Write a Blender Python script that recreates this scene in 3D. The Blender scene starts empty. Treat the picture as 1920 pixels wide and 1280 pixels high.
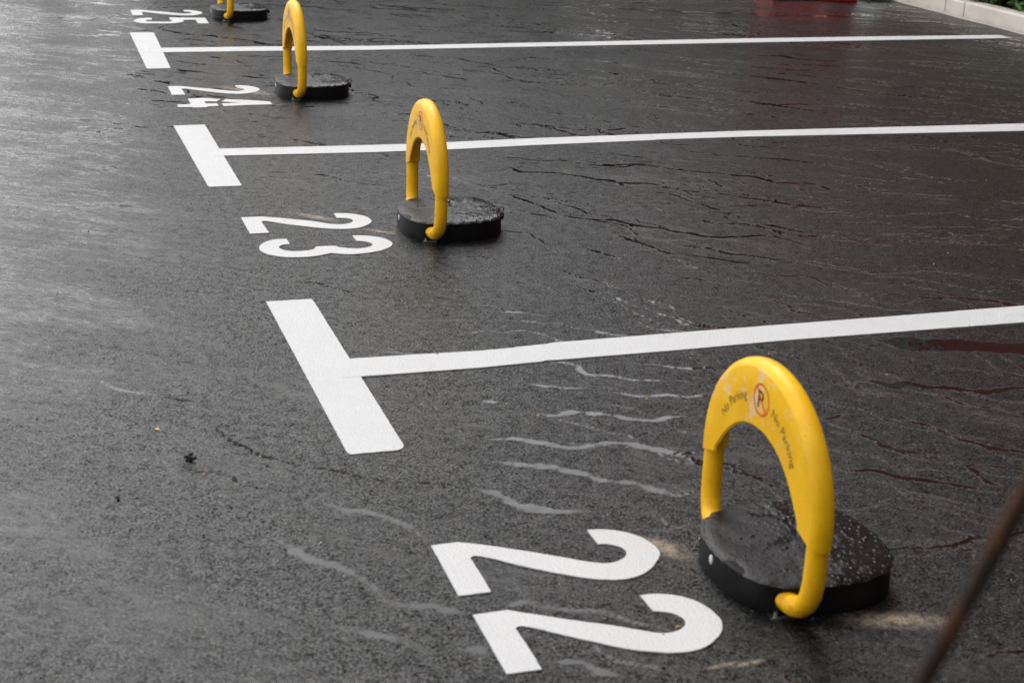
# wet parking lot with yellow parking locks
import bpy, bmesh, math, random
import numpy as np
from mathutils import Vector, Matrix, noise as mnoise
from mathutils.geometry import tessellate_polygon
R_ = math.radians
scene = bpy.context.scene
EXPO = 0.9
# ------------------------------------------------------------------ camera
CAM_R = Vector((0.9510023, -0.3070326, 0.0364081)); CAM_U = Vector((0.0729902, 0.3373721, 0.9385374)); CAM_F = Vector((0.3004446, 0.8898938, -0.3432520))
cd = bpy.data.cameras.new('camera'); cam = bpy.data.objects.new('camera', cd); scene.collection.objects.link(cam)
m = Matrix((CAM_R, CAM_U, -CAM_F)).transposed().to_4x4(); m.translation = Vector((-0.675413, -3.691634, 1.461448)); cam.matrix_world = m
cd.sensor_fit = 'HORIZONTAL'; cd.sensor_width = 36.0; cd.lens = 2854.45 / 1920 * 36
cd.clip_start = 0.05; cd.clip_end = 500
cd.dof.use_dof = True; cd.dof.focus_distance = 5.6; cd.dof.aperture_fstop = 6.0
scene.camera = cam
scene.cycles.use_denoising = True; scene.cycles.denoiser = 'OPENIMAGEDENOISE'; scene.cycles.denoising_input_passes = 'RGB_ALBEDO_NORMAL'; scene.cycles.denoising_prefilter = 'NONE'     # keeps the fine grain of the aggregate
# ------------------------------------------------------------------ sky, sun, exposure
SUN_EL, SUN_AZ = R_(52), R_(2)          # azimuth from +y towards +x
w = bpy.data.worlds.new('World'); scene.world = w; w.use_nodes = True
wt = w.node_tree; wt.nodes.clear()
wo = wt.nodes.new('ShaderNodeOutputWorld'); bg = wt.nodes.new('ShaderNodeBackground'); sky = wt.nodes.new('ShaderNodeTexSky')
sky.sky_type = 'NISHITA'; sky.sun_disc = False; sky.sun_elevation = SUN_EL; sky.sun_rotation = SUN_AZ
sky.air_density = 1.0; sky.dust_density = 2.5; sky.ozone_density = 1.0
hs = wt.nodes.new('ShaderNodeHueSaturation'); hs.inputs['Saturation'].default_value = 0.16; hs.inputs['Value'].default_value = 1.0
wt.links.new(sky.outputs[0], hs.inputs['Color'])
tc0 = wt.nodes.new('ShaderNodeTexCoord'); vmax = wt.nodes.new('ShaderNodeVectorMath'); vmax.operation = 'MAXIMUM'; vmax.inputs[1].default_value = (-2, -2, .16)
wt.links.new(tc0.outputs['Generated'], vmax.inputs[0]); wt.links.new(vmax.outputs[0], sky.inputs['Vector'])     # overcast: no dark band at the horizon
# broken overcast: soft brighter and darker cloud in the sky
tcw = wt.nodes.new('ShaderNodeTexCoord'); nzw = wt.nodes.new('ShaderNodeTexNoise'); nzw.inputs['Scale'].default_value = 3.0; nzw.inputs['Detail'].default_value = 4
wt.links.new(tcw.outputs['Generated'], nzw.inputs['Vector'])
mrw = wt.nodes.new('ShaderNodeMapRange'); mrw.inputs[1].default_value = .3; mrw.inputs[2].default_value = .7; mrw.inputs[3].default_value = .8; mrw.inputs[4].default_value = 1.2
wt.links.new(nzw.outputs[0], mrw.inputs[0])
vmw = wt.nodes.new('ShaderNodeVectorMath'); vmw.operation = 'SCALE'
va = wt.nodes.new('ShaderNodeVectorMath'); va.operation = 'MULTIPLY_ADD'; va.inputs[1].default_value = (.42,) * 3; va.inputs[2].default_value = (5.6, 5.62, 5.68)   # even cloud layer under the sky
wt.links.new(hs.outputs[0], va.inputs[0]); wt.links.new(va.outputs[0], vmw.inputs[0]); wt.links.new(mrw.outputs[0], vmw.inputs['Scale'])
wt.links.new(vmw.outputs[0], bg.inputs['Color']); bg.inputs['Strength'].default_value = 0.13
wt.links.new(bg.outputs[0], wo.inputs[0])
sl = bpy.data.lights.new('sun', 'SUN'); sl.energy = 0.5; sl.angle = R_(25); sl.color = (1, .97, .92)
so = bpy.data.objects.new('sun', sl); scene.collection.objects.link(so)
sd = Vector((math.sin(SUN_AZ) * math.cos(SUN_EL), math.cos(SUN_AZ) * math.cos(SUN_EL), math.sin(SUN_EL)))
N22 = [[[0.0689,-1.0227,1],[0.1275,-1.0221,1],[0.1604,-1.039,0],[0.1928,-1.0574,0],[0.2372,-1.085,0],[0.2871,-1.1178,0],[0.336,-1.1516,0],[0.3667,-1.1716,0],[0.39,-1.1805,0],[0.4094,-1.18,0],[0.4307,-1.1699,0],[0.4436,-1.1552,0],[0.4485,-1.1383,0],[0.4452,-1.124,0],[0.4329,-1.1105,0],[0.4203,-1.1026,0],[0.4036,-1.1001,1],[0.4039,-1.0347,1],[0.4328,-1.0394,0],[0.4669,-1.0544,0],[0.4931,-1.0791,0],[0.5065,-1.1045,0],[0.5144,-1.1332,0],[0.5136,-1.1648,0],[0.5021,-1.1854,0],[0.4862,-1.2045,0],[0.4624,-1.229,0],[0.4332,-1.244,0],[0.4006,-1.2499,0],[0.3725,-1.245,0],[0.3367,-1.2309,0],[0.2943,-1.204,0],[0.2526,-1.1741,0],[0.2173,-1.1457,0],[0.1828,-1.1134,0],[0.1618,-1.0967,0],[0.1492,-1.0889,0],[0.1405,-1.0867,0],[0.1325,-1.0924,0],[0.1314,-1.1014,0],[0.1324,-1.1574,0],[0.132,-1.2333,1],[0.0669,-1.233,1]],[[0.0731,-1.3079,1],[0.1401,-1.3061,1],[0.1722,-1.3264,0],[0.2073,-1.3475,0],[0.2536,-1.376,0],[0.3007,-1.4012,0],[0.3407,-1.4259,0],[0.3684,-1.4447,0],[0.3917,-1.4572,0],[0.4122,-1.4592,0],[0.4329,-1.4528,0],[0.4475,-1.4402,0],[0.4532,-1.425,0],[0.4513,-1.4111,0],[0.4402,-1.3948,0],[0.4231,-1.3836,0],[0.4088,-1.3786,1],[0.4069,-1.3171,1],[0.4359,-1.3188,0],[0.4683,-1.3305,0],[0.4954,-1.3536,0],[0.5123,-1.3823,0],[0.5194,-1.415,0],[0.5196,-1.442,0],[0.5125,-1.4634,0],[0.5002,-1.4831,0],[0.4753,-1.5056,0],[0.4526,-1.52,0],[0.4246,-1.5272,0],[0.3902,-1.5257,0],[0.3538,-1.5132,0],[0.3106,-1.4915,0],[0.265,-1.4578,0],[0.2167,-1.4199,0],[0.1848,-1.3924,0],[0.1627,-1.3757,0],[0.1459,-1.3688,0],[0.1364,-1.3735,0],[0.1361,-1.3851,0],[0.1376,-1.4406,0],[0.138,-1.5166,1],[0.0732,-1.5156,1]]]
N23 = [[[0.0561,1.4973,1],[0.1268,1.4961,1],[0.1882,1.4657,0],[0.2452,1.4332,0],[0.2946,1.4037,0],[0.3463,1.3579,0],[0.3776,1.3478,0],[0.4018,1.3505,0],[0.4228,1.3655,0],[0.4316,1.3843,0],[0.4316,1.4063,0],[0.4206,1.4201,0],[0.4023,1.4279,0],[0.3832,1.4314,1],[0.386,1.4937,1],[0.4229,1.487,0],[0.4553,1.469,0],[0.4848,1.4381,0],[0.496,1.3989,0],[0.4942,1.3669,0],[0.4796,1.3361,0],[0.451,1.3055,0],[0.416,1.2893,0],[0.3695,1.2909,0],[0.3151,1.3095,0],[0.263,1.3405,0],[0.2044,1.3799,0],[0.1637,1.4133,0],[0.1435,1.4315,0],[0.127,1.4375,0],[0.1177,1.4276,0],[0.1191,1.3532,0],[0.1213,1.29,1],[0.0568,1.2898,1]],[[0.1652,1.2055,1],[0.1288,1.207,0],[0.0961,1.1892,0],[0.0726,1.1581,0],[0.0598,1.1215,0],[0.0597,1.0894,0],[0.0731,1.0487,0],[0.0974,1.0213,0],[0.13,1.0012,0],[0.1646,0.9932,0],[0.2042,0.9917,0],[0.2386,1.0001,0],[0.2808,1.0184,1],[0.3024,1.0066,0],[0.333,0.9943,0],[0.3698,0.9935,0],[0.4126,1.0018,0],[0.4548,1.0219,0],[0.4866,1.0523,0],[0.5005,1.0827,0],[0.5001,1.1161,0],[0.4858,1.1527,0],[0.4577,1.1812,0],[0.4231,1.1987,0],[0.3906,1.2048,1],[0.3903,1.1371,1],[0.4086,1.1336,0],[0.4276,1.1166,0],[0.4343,1.0914,0],[0.4247,1.0708,0],[0.4023,1.0554,0],[0.3713,1.051,0],[0.3404,1.0635,0],[0.3173,1.0783,0],[0.3112,1.0939,1],[0.2878,1.0984,0],[0.2451,1.0988,1],[0.2378,1.0807,0],[0.2218,1.0644,0],[0.1911,1.0575,0],[0.1623,1.0606,0],[0.1391,1.074,0],[0.1264,1.0957,0],[0.125,1.1154,0],[0.1347,1.1331,0],[0.1512,1.143,0],[0.166,1.1428,1]]]
N24 = [[[0.0587,3.9371,1],[0.1246,3.9307,1],[0.1639,3.903,0],[0.2086,3.8733,0],[0.2613,3.8411,0],[0.313,3.8031,0],[0.352,3.7774,0],[0.3799,3.7739,0],[0.4008,3.7803,0],[0.4145,3.7997,0],[0.4135,3.8271,0],[0.402,3.8467,0],[0.3874,3.8546,1],[0.3843,3.9226,1],[0.421,3.9167,0],[0.4553,3.894,0],[0.4812,3.8554,0],[0.4904,3.8131,0],[0.4843,3.7836,0],[0.4576,3.7419,0],[0.4134,3.7133,0],[0.3697,3.704,0],[0.3243,3.7214,0],[0.2725,3.7545,0],[0.2213,3.7935,0],[0.1703,3.8372,0],[0.1396,3.8635,0],[0.1201,3.8659,0],[0.1162,3.8438,0],[0.1175,3.7152,1],[0.0542,3.7159,1]],[[0.1178,3.6146,1],[0.1836,3.6261,1],[0.2681,3.5868,1],[0.2431,3.5336,1],[0.1857,3.5439,1],[0.1862,3.4896,1],[0.2382,3.4869,1],[0.2384,3.4278,1],[0.1861,3.4252,1],[0.1827,3.4067,1],[0.1201,3.4043,1],[0.1177,3.4181,1],[0.0539,3.4239,1],[0.0533,3.481,1],[0.1172,3.4863,1]],[[0.2656,3.5279,1],[0.2908,3.581,1],[0.3882,3.5472,1],[0.4889,3.4988,1],[0.4912,3.4328,1],[0.3706,3.4308,1],[0.2604,3.4208,1],[0.26,3.4813,1],[0.3554,3.4938,1]]]
N25 = [[[0.0915,6.5523,1],[0.1613,6.5486,1],[0.206,6.5143,0],[0.262,6.4754,0],[0.3176,6.4344,0],[0.372,6.3854,0],[0.4058,6.3668,0],[0.4389,6.3691,0],[0.4644,6.3948,0],[0.4666,6.4261,0],[0.4516,6.4523,0],[0.4258,6.4643,1],[0.4255,6.5282,1],[0.466,6.5239,0],[0.5037,6.4834,0],[0.5284,6.4375,0],[0.5328,6.3951,0],[0.5168,6.3438,0],[0.4821,6.3045,0],[0.4446,6.2902,0],[0.3979,6.2971,0],[0.3494,6.3143,0],[0.2943,6.3525,0],[0.2395,6.3971,0],[0.1933,6.4414,0],[0.1714,6.4614,0],[0.1576,6.4664,0],[0.1549,6.4435,0],[0.1512,6.3157,1],[0.088,6.3134,1]],[[0.1913,6.2002,1],[0.1477,6.1989,0],[0.1075,6.1676,0],[0.0845,6.1336,0],[0.0749,6.095,0],[0.0779,6.0559,0],[0.0992,6.0062,0],[0.1335,5.9771,0],[0.1842,5.9737,0],[0.2547,5.967,0],[0.2977,5.9679,0],[0.3341,5.9866,0],[0.3646,6.0273,0],[0.377,6.0656,0],[0.3752,6.1091,1],[0.4535,6.1041,1],[0.4526,5.9536,1],[0.5174,5.9511,1],[0.5231,6.1797,1],[0.3009,6.2035,1],[0.3018,6.1098,1],[0.3102,6.0856,0],[0.3041,6.0547,0],[0.2844,6.0326,0],[0.2474,6.035,0],[0.1908,6.0426,0],[0.1629,6.0503,0],[0.1477,6.0707,0],[0.1457,6.0963,0],[0.1603,6.1149,0],[0.1889,6.1289,1]]]
BARS = [[[-0.0065,0.5722,1],[0.1266,0.5699,0],[0.1305,0.5488,0],[0.1361,-0.5263,0],[0.1292,-0.5434,0],[0.1162,-0.5496,1],[0.0045,-0.5478,1],[-0.0007,-0.5313,0]],[[-0.0117,3.0284,1],[0.1241,3.03,1],[0.1246,1.9495,0],[0.1199,1.938,1],[0.0037,1.9409,1],[0.0005,1.9626,0]],[[0.0119,5.6275,1],[0.1471,5.6211,0],[0.1503,5.5907,0],[0.1236,4.4321,1],[0.0065,4.4291,1],[0.0024,4.4593,0]]]
LINES = [[[0.1103,0.0556,1],[0.1305,0.0552,1],[0.3142,0.0481,1],[0.4926,0.0387,1],[0.5887,0.0414,1],[0.6023,0.0449,1],[0.6921,0.0516,1],[0.7064,0.0564,1],[1.0404,0.059,1],[1.4472,0.0592,1],[1.7895,0.0571,1],[2.2618,0.0606,1],[3.4806,0.0633,1],[3.4617,-0.0879,1],[2.1643,-0.076,1],[1.7128,-0.07,1],[1.3821,-0.0652,1],[1.0289,-0.0731,1],[0.6825,-0.0732,1],[0.6466,-0.0707,1],[0.6326,-0.0759,1],[0.4557,-0.0837,1],[0.2809,-0.0807,1],[0.1344,-0.0774,1],[0.0827,-0.0755,1]],[[0.0994,2.5568,1],[0.1233,2.556,1],[0.7684,2.5262,1],[0.9258,2.5215,1],[1.1102,2.5285,1],[1.4936,2.5477,1],[2.5326,2.5487,1],[3.9999,2.4971,1],[4.7958,2.4674,1],[4.8159,2.3007,1],[3.895,2.3501,1],[2.4763,2.434,1],[2.0385,2.4396,1],[2.0173,2.432,1],[1.4499,2.4183,1],[1.0726,2.3952,1],[0.7388,2.3979,1],[0.1275,2.4308,1],[0.0829,2.4313,1]],[[0.0377,5.0526,1],[0.1337,5.0654,1],[0.6693,5.0626,1],[1.3458,5.0262,1],[3.7825,5.0943,1],[4.7082,5.0983,1],[5.6523,5.085,1],[5.6565,4.9595,1],[4.6245,4.9564,1],[3.71,4.9467,1],[1.3156,4.8951,1],[0.6465,4.9176,1],[0.1383,4.9229,1],[0.0372,4.9186,1]]]
RIV = [[[0.505,-0.214,0.0069],[0.542,-0.22,0.0069],[0.566,-0.228,0.0069],[0.592,-0.243,0.0069],[0.632,-0.263,0.0069],[0.674,-0.275,0.0069],[0.698,-0.295,0.0066]],[[0.729,-0.317,0.0128],[0.756,-0.328,0.0127],[0.774,-0.342,0.0123],[0.798,-0.36,0.0127],[0.839,-0.366,0.0122],[0.878,-0.368,0.0127],[0.905,-0.387,0.0127],[0.933,-0.395,0.0119],[0.963,-0.39,0.0107],[0.985,-0.387,0.0129],[0.995,-0.405,0.0114],[1.012,-0.423,0.0119]],[[0.484,-0.394,0.0136],[0.51,-0.415,0.0139],[0.541,-0.434,0.0141],[0.581,-0.425,0.013],[0.611,-0.426,0.0146],[0.639,-0.441,0.0146],[0.669,-0.452,0.0144],[0.691,-0.472,0.0137],[0.719,-0.497,0.0142],[0.751,-0.51,0.0144],[0.782,-0.518,0.0133],[0.809,-0.51,0.0119],[0.845,-0.505,0.0138],[0.872,-0.513,0.0147],[0.898,-0.526,0.0145],[0.914,-0.541,0.0138]],[[0.335,-0.533,0.0141],[0.404,-0.547,0.0142],[0.443,-0.571,0.0138],[0.472,-0.589,0.0133],[0.498,-0.615,0.0136],[0.536,-0.629,0.0135],[0.574,-0.623,0.0124],[0.612,-0.619,0.0135],[0.656,-0.627,0.0142],[0.678,-0.651,0.0135],[0.715,-0.677,0.0135],[0.735,-0.698,0.013],[0.758,-0.72,0.0139],[0.787,-0.719,0.0139],[0.798,-0.744,0.0102]],[[0.289,-0.638,0.0198],[0.324,-0.658,0.0199],[0.362,-0.678,0.0197],[0.398,-0.702,0.0198],[0.44,-0.72,0.0194],[0.465,-0.747,0.0187],[0.504,-0.772,0.0179],[0.524,-0.808,0.0173],[0.552,-0.826,0.0193],[0.589,-0.842,0.0184],[0.608,-0.873,0.0168],[0.635,-0.898,0.0179],[0.661,-0.923,0.0187],[0.698,-0.917,0.0153],[0.718,-0.911,0.0143]],[[0.861,-0.127,0.0109],[0.898,-0.146,0.0109],[0.934,-0.162,0.0107],[0.974,-0.193,0.0107],[1.01,-0.206,0.0105],[1.052,-0.207,0.0108],[1.073,-0.225,0.0102],[1.095,-0.249,0.0101]],[[0.389,-0.306,0.0084],[0.433,-0.319,0.0084]],[[0.206,-0.772,0.0282],[0.242,-0.792,0.0272],[0.268,-0.817,0.0223],[0.287,-0.858,0.0192],[0.303,-0.89,0.023],[0.333,-0.915,0.0268],[0.378,-0.933,0.0272],[0.421,-0.94,0.0273],[0.449,-0.953,0.0272]],[[1.173,-0.6,0.0135],[1.196,-0.601,0.0132],[1.229,-0.601,0.0114],[1.273,-0.586,0.0102]],[[1.162,-0.67,0.0141],[1.181,-0.686,0.0141],[1.21,-0.708,0.0143],[1.239,-0.723,0.0137],[1.257,-0.758,0.0113],[1.269,-0.795,0.0112],[1.285,-0.825,0.0131],[1.309,-0.842,0.0137],[1.344,-0.863,0.0136],[1.368,-0.889,0.0132],[1.38,-0.903,0.013]],[[1.304,-0.618,0.0126],[1.335,-0.638,0.0126],[1.375,-0.655,0.0125],[1.412,-0.676,0.0125],[1.439,-0.702,0.0114],[1.452,-0.737,0.0087],[1.457,-0.786,0.0095],[1.476,-0.809,0.0113],[1.497,-0.841,0.0112],[1.52,-0.869,0.0118],[1.574,-0.904,0.0117],[1.644,-0.943,0.0117]],[[1.072,-0.869,0.0108],[1.096,-0.896,0.0113],[1.123,-0.906,0.0107],[1.156,-0.907,0.0113],[1.177,-0.926,0.0107],[1.193,-0.954,0.011],[1.232,-0.977,0.0112],[1.277,-1.005,0.0112],[1.353,-1.064,0.0109],[1.386,-1.111,0.0103]],[[1.405,-0.392,0.0271],[1.459,-0.404,0.0285],[1.491,-0.439,0.028],[1.543,-0.441,0.0278],[1.566,-0.465,0.0283],[1.595,-0.481,0.0279],[1.642,-0.496,0.0282],[1.682,-0.523,0.0281],[1.73,-0.538,0.0244],[1.794,-0.53,0.0232],[1.837,-0.535,0.0268],[1.895,-0.553,0.0276]],[[1.63,-0.113,0.0935],[1.714,-0.164,0.0927],[1.781,-0.189,0.0894],[1.872,-0.208,0.0911],[1.95,-0.246,0.0929],[2.021,-0.277,0.0904],[2.119,-0.304,0.0886]],[[1.386,-0.919,0.0148],[1.391,-0.949,0.0131],[1.39,-0.991,0.0123],[1.391,-1.032,0.0184],[1.422,-1.06,0.021]],[[1.177,2.083,0.0158],[1.231,2.055,0.0128],[1.253,1.975,0.0147],[1.363,1.951,0.0157],[1.431,1.896,0.0143],[1.499,1.823,0.0139],[1.545,1.778,0.0144],[1.606,1.732,0.0151],[1.692,1.708,0.015],[1.733,1.656,0.0128],[1.781,1.584,0.014],[1.857,1.541,0.0146],[1.936,1.49,0.0142],[1.987,1.433,0.0138],[2.059,1.37,0.0138],[2.111,1.319,0.0138],[2.178,1.266,0.014],[2.295,1.19,0.014]],[[1.511,2.117,0.0167],[1.597,2.08,0.0164],[1.659,2.027,0.0165],[1.766,2.026,0.0167],[1.837,1.975,0.0159],[1.92,1.897,0.0158],[1.984,1.854,0.0162],[2.05,1.818,0.0162],[2.114,1.775,0.0161],[2.177,1.733,0.0144],[2.213,1.64,0.0148],[2.284,1.616,0.0157],[2.352,1.586,0.0148],[2.387,1.499,0.014],[2.455,1.443,0.0152]],[[2.029,2.242,0.0145],[2.132,2.18,0.0142],[2.193,2.121,0.0142],[2.3,2.069,0.0143],[2.443,2.001,0.0142],[2.532,1.919,0.0135],[2.614,1.828,0.0135],[2.659,1.798,0.0139]],[[1.087,1.653,0.0104],[1.114,1.578,0.0103],[1.142,1.505,0.0095],[1.164,1.421,0.0088],[1.186,1.339,0.0111],[1.236,1.279,0.0143],[1.312,1.235,0.0151],[1.361,1.231,0.0143],[1.413,1.146,0.0136],[1.492,1.095,0.0137],[1.504,1.056,0.0133],[1.565,1.016,0.0137],[1.585,0.981,0.0141],[1.657,0.951,0.0141],[1.734,0.946,0.0133],[1.82,0.944,0.0146],[1.867,0.881,0.0122],[1.892,0.818,0.0088],[1.893,0.738,0.0066]],[[1.294,1.06,0.012],[1.321,0.973,0.0128],[1.359,0.897,0.0122],[1.369,0.84,0.0125],[1.402,0.789,0.0168],[1.458,0.763,0.0174],[1.519,0.717,0.0168],[1.565,0.671,0.017],[1.621,0.645,0.0167],[1.647,0.602,0.0145]],[[1.118,0.978,0.0061],[1.126,0.909,0.0082],[1.152,0.871,0.0105],[1.184,0.817,0.0095],[1.198,0.775,0.0051],[1.187,0.725,0.0054],[1.204,0.67,0.0081],[1.221,0.63,0.0085]],[[1.281,0.603,0.0085],[1.321,0.545,0.0094],[1.372,0.515,0.0096],[1.415,0.467,0.0089],[1.456,0.417,0.0088]],[[1.779,1.083,0.0136],[1.853,1.084,0.0152],[1.907,1.042,0.0142],[1.967,0.957,0.0122],[1.993,0.869,0.0135],[2.067,0.831,0.0146]],[[1.431,0.952,0.0096],[1.472,0.887,0.0105],[1.535,0.841,0.0105],[1.589,0.764,0.0106],[1.669,0.715,0.0109],[1.745,0.646,0.0109],[1.828,0.619,0.0108]],[[3.437,6.462,0.0452],[3.811,6.3,0.045],[4.303,6.153,0.0453],[4.397,6.071,0.0451],[4.559,6.034,0.0427],[4.747,6.022,0.0416],[4.937,6.011,0.0461],[4.999,5.917,0.0426],[5.098,5.809,0.0434]],[[3.494,4.506,0.026],[3.709,4.46,0.027],[3.736,4.382,0.0251],[3.861,4.295,0.0265],[4.008,4.231,0.0264]],[[3.336,4.02,0.0219],[3.408,3.931,0.0228],[3.524,3.843,0.0228],[3.637,3.721,0.0221],[3.748,3.601,0.0223],[3.868,3.502,0.0227],[3.97,3.478,0.0228],[4.038,3.399,0.0211],[4.11,3.288,0.0218],[4.222,3.214,0.0219],[4.454,3.133,0.0214]],[[3.187,3.881,0.0264],[3.306,3.768,0.0264],[3.438,3.65,0.0254],[3.504,3.546,0.0236],[3.595,3.413,0.0243],[3.702,3.299,0.0251],[3.79,3.229,0.0246],[3.863,3.123,0.0232],[3.943,3.006,0.0231],[4.024,2.895,0.0224],[4.077,2.797,0.0196],[4.106,2.669,0.0175]],[[2.83,3.153,0.0227],[2.913,3.127,0.0229],[2.987,3.052,0.0215],[3.069,2.963,0.0207],[3.132,2.873,0.0197],[3.217,2.741,0.0206],[3.32,2.659,0.0212],[3.42,2.562,0.0208]],[[3.764,3.272,0.0208],[3.866,3.239,0.0212],[4.001,3.175,0.0214],[4.116,3.11,0.0211],[4.19,2.985,0.0192],[4.262,2.864,0.0189]],[[3.331,3.098,0.0198],[3.433,3.029,0.0193],[3.521,2.927,0.0181],[3.585,2.829,0.0169],[3.633,2.735,0.0162]],[[4.286,4.941,0.0152],[4.372,4.766,0.0144],[4.413,4.643,0.0164],[4.528,4.563,0.0171],[4.625,4.422,0.0162],[4.738,4.282,0.0166],[4.865,4.168,0.0168]],[[-0.519,0.048,0.005],[-0.484,-0.016,0.006],[-0.441,-0.053,0.008],[-0.379,-0.081,0.0084]],[[-0.11,-0.768,0.0169],[-0.053,-0.828,0.0178],[-0.002,-0.86,0.0174],[0.033,-0.907,0.0143],[0.056,-0.95,0.0112],[0.067,-0.995,0.0089]],[[-0.263,-0.902,0.0251],[-0.227,-0.916,0.0195],[-0.195,-0.983,0.0159],[-0.162,-1.032,0.0186],[-0.126,-1.069,0.018],[-0.099,-1.115,0.0154],[-0.081,-1.152,0.0119],[-0.068,-1.208,0.0128],[-0.048,-1.233,0.0207],[-0.001,-1.251,0.0218],[0.066,-1.273,0.0218]],[[-0.184,-1.274,0.0214],[-0.122,-1.328,0.0216],[-0.079,-1.358,0.0214],[-0.04,-1.397,0.0204]],[[0.149,-1.485,0.0129],[0.188,-1.501,0.0129],[0.218,-1.509,0.012],[0.226,-1.535,0.0099],[0.243,-1.551,0.0123],[0.265,-1.563,0.0124],[0.291,-1.582,0.0122]],[[-0.037,-1.231,0.0119],[0.01,-1.25,0.0113],[0.027,-1.275,0.0111],[0.076,-1.297,0.0116]],[[-0.072,-1.367,0.0106],[-0.047,-1.398,0.0112],[-0.025,-1.416,0.0123],[-0.005,-1.427,0.0126]],[[0.154,-1.286,0.005],[0.179,-1.286,0.0052],[0.203,-1.289,0.0053]],[[0.008,-1.415,0.0266],[0.034,-1.419,0.0267],[0.055,-1.436,0.0177],[0.056,-1.467,0.0082]],[[-0.125,4.24,0.0252],[-0.076,4.254,0.024],[-0.015,4.17,0.0166],[0.032,4.089,0.0153],[0.079,4.008,0.0198],[0.143,3.975,0.0239]],[[0.386,5.475,0.0255],[0.447,5.506,0.0292],[0.538,5.396,0.0246],[0.647,5.31,0.0234],[0.712,5.205,0.0208],[0.779,5.126,0.0223]],[[0.228,5.734,0.0141],[0.308,5.569,0.0171],[0.383,5.511,0.0222]],[[0.35,4.86,0.0127],[0.41,4.742,0.0156],[0.478,4.691,0.0118],[0.524,4.492,0.0077]],[[0.887,4.628,0.0198],[0.954,4.577,0.0206],[1.059,4.522,0.0205],[1.125,4.472,0.0174],[1.181,4.38,0.0149]],[[-0.111,4.518,0.0138],[-0.061,4.431,0.0147],[0.001,4.343,0.0164],[0.077,4.256,0.017]],[[-0.176,3.841,0.0219],[-0.105,3.903,0.0311],[-0.043,3.86,0.0269],[0.006,3.819,0.0201],[0.06,3.708,0.0163]],[[0.152,4.702,0.014],[0.215,4.609,0.0162],[0.309,4.536,0.0209],[0.402,4.569,0.0189]],[[-0.157,4.864,0.0224],[-0.088,4.813,0.0233],[-0.031,4.785,0.0244]],[[1.032,5.486,0.0186],[1.143,5.32,0.0147],[1.214,5.063,0.0114]],[[0.596,4.119,0.0117],[0.66,3.996,0.0144],[0.737,3.949,0.0176]]]
CRACK = [[[-0.372,-0.077,0.0068],[-0.344,-0.12,0.0084],[-0.295,-0.149,0.0078],[-0.275,-0.197,0.0044],[-0.267,-0.233,0.0035]],[[-0.293,-0.236,0.0051],[-0.275,-0.299,0.0043],[-0.265,-0.366,0.0049],[-0.242,-0.419,0.0073],[-0.217,-0.456,0.0073],[-0.199,-0.499,0.0084],[-0.156,-0.539,0.0095],[-0.121,-0.577,0.01],[-0.083,-0.6,0.0106],[-0.045,-0.624,0.0101],[-0.005,-0.662,0.01],[0.043,-0.695,0.0108],[0.138,-0.729,0.0108],[0.2,-0.768,0.0105]],[[-0.399,-0.518,0.0057],[-0.356,-0.557,0.0064],[-0.316,-0.566,0.0066],[-0.279,-0.597,0.0047],[-0.262,-0.643,0.0049],[-0.221,-0.674,0.0063],[-0.144,-0.706,0.0065]],[[-0.039,0.992,0.0087],[-0.004,0.97,0.0091],[0.03,0.958,0.0088],[0.048,0.939,0.0087],[0.078,0.927,0.0071],[0.089,0.889,0.0058],[0.118,0.853,0.0081],[0.147,0.842,0.009]],[[0.119,0.783,0.0041],[0.132,0.741,0.0068],[0.164,0.729,0.0079],[0.192,0.695,0.0068],[0.22,0.662,0.0068],[0.247,0.628,0.0066],[0.3,0.558,0.0064]],[[0.043,0.681,0.0045],[0.055,0.652,0.0042],[0.068,0.611,0.0038],[0.074,0.589,0.0035]],[[0.087,1.728,0.0022],[0.091,1.648,0.002],[0.093,1.557,0.0018]]]
so.rotation_euler = sd.to_track_quat('Z', 'Y').to_euler()
scene.view_settings.view_transform = 'Standard'; scene.view_settings.look = 'None'; scene.view_settings.exposure = EXPO; scene.view_settings.gamma = 1
random.seed(4)
# ------------------------------------------------------------------ helpers
def tag(o, label=None, cat=None, group=None, kind=None):
    if label: o['label'] = label
    if cat: o['category'] = cat
    if group: o['group'] = group
    if kind: o['kind'] = kind
    return o
def link(name, me, parent=None, mats=()):
    o = bpy.data.objects.new(name, me); scene.collection.objects.link(o)
    for mt in mats: me.materials.append(mt)
    if parent: o.parent = parent
    return o
def mesh(name, verts, faces, mat=None, parent=None, smooth=False):
    me = bpy.data.meshes.new(name); me.from_pydata([tuple(v) for v in verts], [], faces); me.update()
    if smooth: me.polygons.foreach_set('use_smooth', [True] * len(me.polygons))
    return link(name, me, parent, [mat] if mat else [])
def bmobj(name, bm, mat, parent=None, smooth=False, sharp=None):
    bmesh.ops.recalc_face_normals(bm, faces=bm.faces)
    me = bpy.data.meshes.new(name); bm.to_mesh(me); bm.free()
    if smooth:
        me.polygons.foreach_set('use_smooth', [True] * len(me.polygons))
        if sharp:
            me.set_sharp_from_angle(angle=R_(sharp))
    return link(name, me, parent, [mat])
def empty(name, loc, rz=0):
    o = bpy.data.objects.new(name, None); scene.collection.objects.link(o); o.location = loc; o.rotation_euler = (0, 0, rz); o.empty_display_size = .1
    return o
def add_box(bm, lo, hi, bev=0, mat=None):
    r = bmesh.ops.create_cube(bm, size=1)
    vs = r['verts']
    for v in vs:
        v.co = Vector([lo[i] + (v.co[i] + .5) * (hi[i] - lo[i]) for i in range(3)])
        if mat: v.co = mat @ v.co
    if bev:
        es = {e for v in vs for e in v.link_edges}
        bmesh.ops.bevel(bm, geom=list(es), offset=bev, segments=2, affect='EDGES', profile=.6)
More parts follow.
